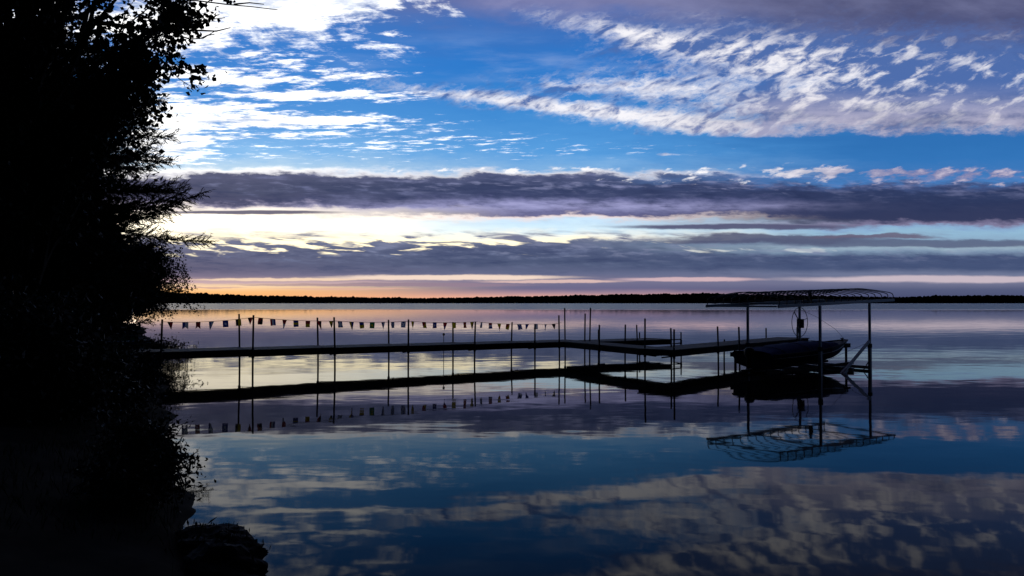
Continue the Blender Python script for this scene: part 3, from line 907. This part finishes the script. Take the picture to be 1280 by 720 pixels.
# ------------------------------------------------------------------ boat lift
Ld = Vector((0.767, 0.641, 0)).normalized(); Wd = Vector((0.54, -0.842, 0)).normalized()   # along, and towards the viewer
Q0 = Vector((4.71, 19.4, 0))                                                   # left end of the back rail
LL, LW = 5.52, 2.13
def LP(s, w, z): return Vector(((Q0.x + Ld.x * s * LL + Wd.x * w * LW) * S, (Q0.y + Ld.y * s * LL + Wd.y * w * LW) * S, z * S))
def rail_z(s): return 1.61 + 0.155 * s
lift = thing('boat_lift', LP(0.5, 0.5, 0), 'aluminium boat lift with a bare arched canopy frame over a covered boat', 'boat lift')
for (s, wv) in ((0.325, 0), (0.775, 0), (0.306, 1), (0.741, 1)):
    m = MB(); wo_ = -0.02 if wv == 0 else 1.02
    m.beam(LP(s, wo_, -0.9), LP(s, wo_, 0.62), 0.105, 0.105, up_=Ld)
    m.beam(LP(s, wo_, 0.62), LP(s, wo_, rail_z(s) - 0.035), 0.075, 0.075, up_=Ld)
    o = m.build('post', M['alu'], lift)
    k = MB(); k.beam(LP(s, wo_, 0.56) , LP(s, wo_, 0.66), 0.125, 0.125, up_=Ld); k.build('collar', M['black'], o)
cf = MB()
for wv in (0, 1):
    cf.beam(LP(0, wv, rail_z(0)), LP(1, wv, rail_z(1)), 0.055, 0.10)
for s in (0.0, 1.0, 0.325, 0.765):
    cf.beam(LP(s, 0.02, rail_z(s)), LP(s, 0.98, rail_z(s)), 0.045, 0.06)
cfo = cf.build('canopy_frame', M['alu'], lift)
NB = 17
for i in range(NB):
    s = i / (NB - 1); s = min(0.992, max(0.008, s))
    prof = [(0, 0.0), (0.0, 0.10), (0.012, 0.15), (0.05, 0.18), (0.15, 0.217), (0.3, 0.262), (0.42, 0.292), (0.5, 0.30), (0.58, 0.292), (0.7, 0.262), (0.85, 0.217), (0.95, 0.18), (0.988, 0.15), (1.0, 0.10), (1, 0)]
    jz = rng.normal() * 0.008
    b = MB(); b.tube([LP(s + rng.normal() * 0.001, wv, rail_z(s) + 0.02 + z * (1 + jz)) for wv, z in prof], 0.017, 6)
    b.build('bow', M['steel'], cfo)
# scrap of canvas left on one bow, and a roll of canvas along the back
def scrap(s, w0_, w1_, z0, z1, nm):
    b = MB(); vs = []; n_ = 8
    for j in range(n_ + 1):
        for i in range(n_ + 1):
            a_, c_ = i / n_, j / n_
            vs.append(LP(s + 0.004 + 0.004 * math.sin(a_ * 7 + c_ * 3), w0_ + (w1_ - w0_) * a_, rail_z(s) + z0 + (z1 - z0) * c_ - 0.02 * math.sin(a_ * 9)))
    b.add(vs, [(j * 9 + i, j * 9 + i + 1, j * 9 + i + 10, j * 9 + i + 9) for j in range(n_) for i in range(n_)])
    return b.build(nm, M['canvas'], lift, smooth=True)
scrap(0.835, 0.0, 0.065, 0.0, 0.30, 'canvas_scrap')
b = MB(); b.tube([LP(s, -0.015 + 0.008 * math.sin(s * 40), rail_z(s) + 0.07 + 0.012 * math.sin(s * 55)) for s in np.linspace(0.02, 0.78, 40)], [0.026 + 0.010 * math.sin(i * 1.3) for i in range(40)], 7)
b.build('rolled_canvas', M['canvas'], lift, smooth=True)
# winch wheel on the back right post
wc = LP(0.728, 0.06, 1.16)
wh = MB()
RW = 0.40 * S
ring = [wc + Ld * (math.cos(a) * RW) + Vector((0, 0, math.sin(a) * RW)) for a in np.linspace(0, 2 * math.pi, 41)]
wh.tube(ring, 0.013, 6, cap=False)
wheel = wh.build('winch_wheel', M['steel'], lift, smooth=True)
b = MB()
for a in (R(135), R(250), R(15)):
    b.tube([wc, wc + Ld * (math.cos(a) * RW) + Vector((0, 0, math.sin(a) * RW))], 0.02 if a > 1 else 0.012, 6)
b.build('spoke', M['steel'], wheel)
b = MB(); b.tube([wc - Wd * 0.10, wc + Wd * 0.04], 0.06, 12); b.build('hub', M['black'], wheel)
b = MB(); pc = LP(0.752, 0.03, 1.13); b.beam(pc - Vector((0, 0, .20)), pc + Vector((0, 0, .17)), 0.24, 0.16, up_=Ld); b.build('winch_box', M['black'], lift)
b = MB(); b.beam(LP(0.722, 0.03, 0.5), LP(0.722, 0.03, 1.02), 0.05, 0.05, up_=Ld); b.build('winch_stay', M['steel'], lift)
b = MB(); b.tube([LP(0.775, 0.0, 1.5), LP(0.80, 0.2, 1.30), LP(0.845, 0.4, 0.98), LP(0.862, 0.5, 0.72)], 0.006, 5); b.build('cable', M['steel'], lift)
# braces on the front right post
b = MB(); b.beam(LP(0.735, 1.02, 0.72), LP(0.485, 1.03, 0.0), 0.07, 0.10); b.beam(LP(0.475, 1.03, -0.04), LP(0.515, 1.03, 0.07), 0.16, 0.10); b.build('brace', M['alu'], lift)
b = MB(); b.tube([LP(0.741, 1.03, 0.30), LP(0.668, 1.03, 0.0), LP(0.645, 1.03, -0.12)], 0.018, 6); b.build('brace', M['steel'], lift)
b = MB(); b.tube([LP(0.734, 1.02, 0.70), LP(0.52, 0.6, 0.10)], 0.006, 5); b.build('cable', M['steel'], lift)
# cradle
for s in (0.325, 0.60, 0.76):
    b = MB(); b.beam(LP(s, 0.0, 0.0 if s < .5 else 0.05), LP(s, 1.0, 0.0 if s < .5 else 0.05), 0.10, 0.12); b.build('cradle_beam', M['alu'], lift)
for wv in (0.32, 0.68):
    b = MB(); b.beam(LP(0.10, wv, 0.055), LP(0.82, wv, 0.115), 0.09, 0.09); o = b.build('bunk', M['wood'], lift)
    for s in np.linspace(0.2, 0.74, 7):
        q_ = MB(); q_.beam(LP(s, wv, -0.12), LP(s, wv, 0.03), 0.05, 0.05, up_=Ld); q_.build('bunk_leg', M['steel'], o)
for (s, wv, z) in ((0.19, 0.05, 0.41), (0.799, 0.62, 0.565)):
    b = MB(); b.beam(LP(s, wv, -0.9), LP(s, wv, z - 0.055), 0.07, 0.07, up_=Ld)
    g_ = b.build('guide_post', M['steel'], lift)
    k = MB(); k.beam(LP(s - 0.03, wv, z), LP(s + 0.03, wv, z), 0.12, 0.16); k.build('guide_pad', M['black'], g_)

# ------------------------------------------------------------------ motor boat on the lift
boat = thing('motorboat', LP(0.5, 0.5, 0.12), 'small motorboat under a navy canvas cover sitting on the boat lift', 'boat')
s0, s1 = 0.085, 0.88
NS = 24
def bs(t):   # half beam, keel, chine, sheer (survey units) at t, stern to bow
    hb = 0.60 * (1 - max(0, (t - 0.42) / 0.58) ** 2.2 * 0.93)
    keel = 0.14 + 0.42 * max(0, (t - 0.55) / 0.45) ** 2.1
    sheer = 0.50 + 0.07 * t + 0.22 * max(0, t - 0.3) ** 1.4
    chine = keel + (0.11 if t < .95 else 0.06) + 0.05 * t
    return hb, keel, min(chine, sheer - 0.04), sheer
def bp_(t, w, z): return LP(s0 + (s1 - s0) * t, 0.5 + w / LW, z)
vs = []
for i in range(NS + 1):
    t = i / NS; hb, k, c, sh = bs(t)
    vs += [bp_(t, -hb, sh), bp_(t, -hb * 0.97, (c + sh) / 2 + .02), bp_(t, -hb * 0.86, c), bp_(t, -hb * 0.42, (k + c) / 2 - .01), bp_(t, 0, k), bp_(t, hb * 0.42, (k + c) / 2 - .01), bp_(t, hb * 0.86, c), bp_(t, hb * 0.97, (c + sh) / 2 + .02), bp_(t, hb, sh)]
fs = [(i * 9 + j, i * 9 + j + 1, (i + 1) * 9 + j + 1, (i + 1) * 9 + j) for i in range(NS) for j in range(8)]
fs += [tuple(range(9)), tuple(NS * 9 + j for j in range(9))[::-1]]
b = MB(); b.add(vs, fs); hull = b.build('hull', M['hull'], boat, smooth=False)
b = MB()
for sg in (-1, 1):
    b.tube([bp_(i / NS, sg * (bs(i / NS)[0] + 0.012), bs(i / NS)[3] - .015) for i in range(NS + 1)], 0.028, 6)
b.build('gunwale', M['black'], boat, smooth=True)
b = MB()
for sg in (-1, 1):
    b.tube([bp_(i / NS, sg * (bs(i / NS)[0] * 0.975 + 0.006), (bs(i / NS)[2] + bs(i / NS)[3]) / 2 + .02) for i in range(NS + 1)], 0.012, 5)
b.build('rub_rail', M['alu'], boat, smooth=True)
# cover: crowned canvas from the stern to three quarters of the length
vs = []; NC = 12
ts = np.linspace(-0.01, 0.74, 20)
for t in ts:
    hb, k, c, sh = bs(max(0, t))
    crown = (0.05 + 0.10 * math.sin(min(1, max(0, t) / 0.74) * math.pi) ** 0.8)
    for j in range(NC + 1):
        a = j / NC * 2 - 1
        vs.append(bp_(t, a * (hb + 0.028), sh + 0.015 + crown * (1 - abs(a) ** 2.2) - (0.05 if abs(a) == 1 else 0) + 0.008 * math.sin(t * 40 + a * 5)))
b = MB(); b.add(vs, [(i * (NC + 1) + j, i * (NC + 1) + j + 1, (i + 1) * (NC + 1) + j + 1, (i + 1) * (NC + 1) + j) for i in range(len(ts) - 1) for j in range(NC)])
cov = b.build('cover', M['cover'], boat, smooth=True)
for t in (0.12, 0.36, 0.60):
    hb, k_, c_, sh = bs(t); crown = (0.05 + 0.10 * math.sin(min(1, t / 0.74) * math.pi) ** 0.8)
    b = MB()
    b.tube([bp_(t, -hb - .02, sh - .16)] + [bp_(t, a * (hb + 0.03), sh + 0.028 + crown * (1 - abs(a) ** 2.2) - (0.05 if abs(a) == 1 else 0)) for a in np.linspace(-1, 1, 13)] + [bp_(t, hb + .02, sh - .16)], 0.011, 5)
    b.build('strap', M['black'], cov)
# open bow: foredeck a little below the sheer, cleat and bow light
vs = []
for t in np.linspace(0.72, 1.0, 8):
    hb, k, c, sh = bs(t)
    for a in (-0.96, -0.5, 0, 0.5, 0.96): vs.append(bp_(t, a * hb, sh - 0.03 + 0.015 * (1 - abs(a))))
b = MB(); b.add(vs, [(i * 5 + j, i * 5 + j + 1, (i + 1) * 5 + j + 1, (i + 1) * 5 + j) for i in range(7) for j in range(4)])
b.build('foredeck', M['hull'], boat, smooth=True)
for t, nm in ((0.76, 'cleat'), (0.955, 'bow_light')):
    sh = bs(t)[3]; b = MB()
    b.beam(bp_(t, 0, sh - .01), bp_(t, 0, sh + 0.035), 0.05, 0.05, up_=Ld)
    b.beam(bp_(t - 0.015, 0, sh + 0.045), bp_(t + 0.015, 0, sh + 0.045), 0.05, 0.035)
    b.build(nm, M['black'], boat)
# outboard under its own hood at the stern
b = MB()
b.tube([bp_(-0.035, 0, 0.16), bp_(-0.035, 0, 0.42), bp_(-0.03, 0, 0.46), bp_(-0.03, 0, 0.60), bp_(-0.03, 0, 0.645)], [0.07, 0.08, 0.17, 0.18, 0.10], 12)
b.build('outboard_motor', M['black'], boat, smooth=True)

# ------------------------------------------------------------------ boats drawn up on the bank
def small_boat(name, label, cat, x, y, z, yaw, L, B, H, mt, flip):
    root = thing(name, (x, y, z), label, cat)
    d = Vector((math.cos(yaw), math.sin(yaw), 0)); n = Vector((-d.y, d.x, 0)); c = Vector((x, y, z))
    vs = []; k = 16; m_ = 8
    for i in range(k + 1):
        t = i / k * 2 - 1; hb = B / 2 * (1 - abs(t) ** 2.4) + 0.01; up_ = 0.25 * H * abs(t) ** 3
        for j in range(m_ + 1):
            a = math.pi * j / m_
            zz = H * (1 - math.sin(a) ** 0.8) + up_ if not flip else H * math.sin(a) ** 0.8 - up_ * 0.3
            vs.append(c + d * (t * L / 2) + n * (hb * math.cos(a)) + Vector((0, 0, zz)))
    b = MB(); b.add(vs, [(i * (m_ + 1) + j, i * (m_ + 1) + j + 1, (i + 1) * (m_ + 1) + j + 1, (i + 1) * (m_ + 1) + j) for i in range(k) for j in range(m_)])
    b.build('hull', M[mt], root, smooth=True)
    b = MB()
    for sg in (0, m_):
        b.tube([Vector(vs[i * (m_ + 1) + sg]) for i in range(k + 1)], 0.025, 5)
    b.build('gunwale', M['redp'] if mt == 'green' else M['alu'], root)
    return root
x, y = at(128, 38); small_boat('canoe', 'upturned green canoe lying on the dark bank', 'canoe', x, y, ground(x, y) + 0.02, R(10), 3.2, 0.85, 0.38, 'green', True)
x, y = at(146, 31.5); small_boat('rowboat', 'small blue rowboat pulled up on the bank by the dock', 'rowboat', x, y, ground(x, y) + 0.05, R(12), 2.6, 1.1, 0.42, 'blue', False)
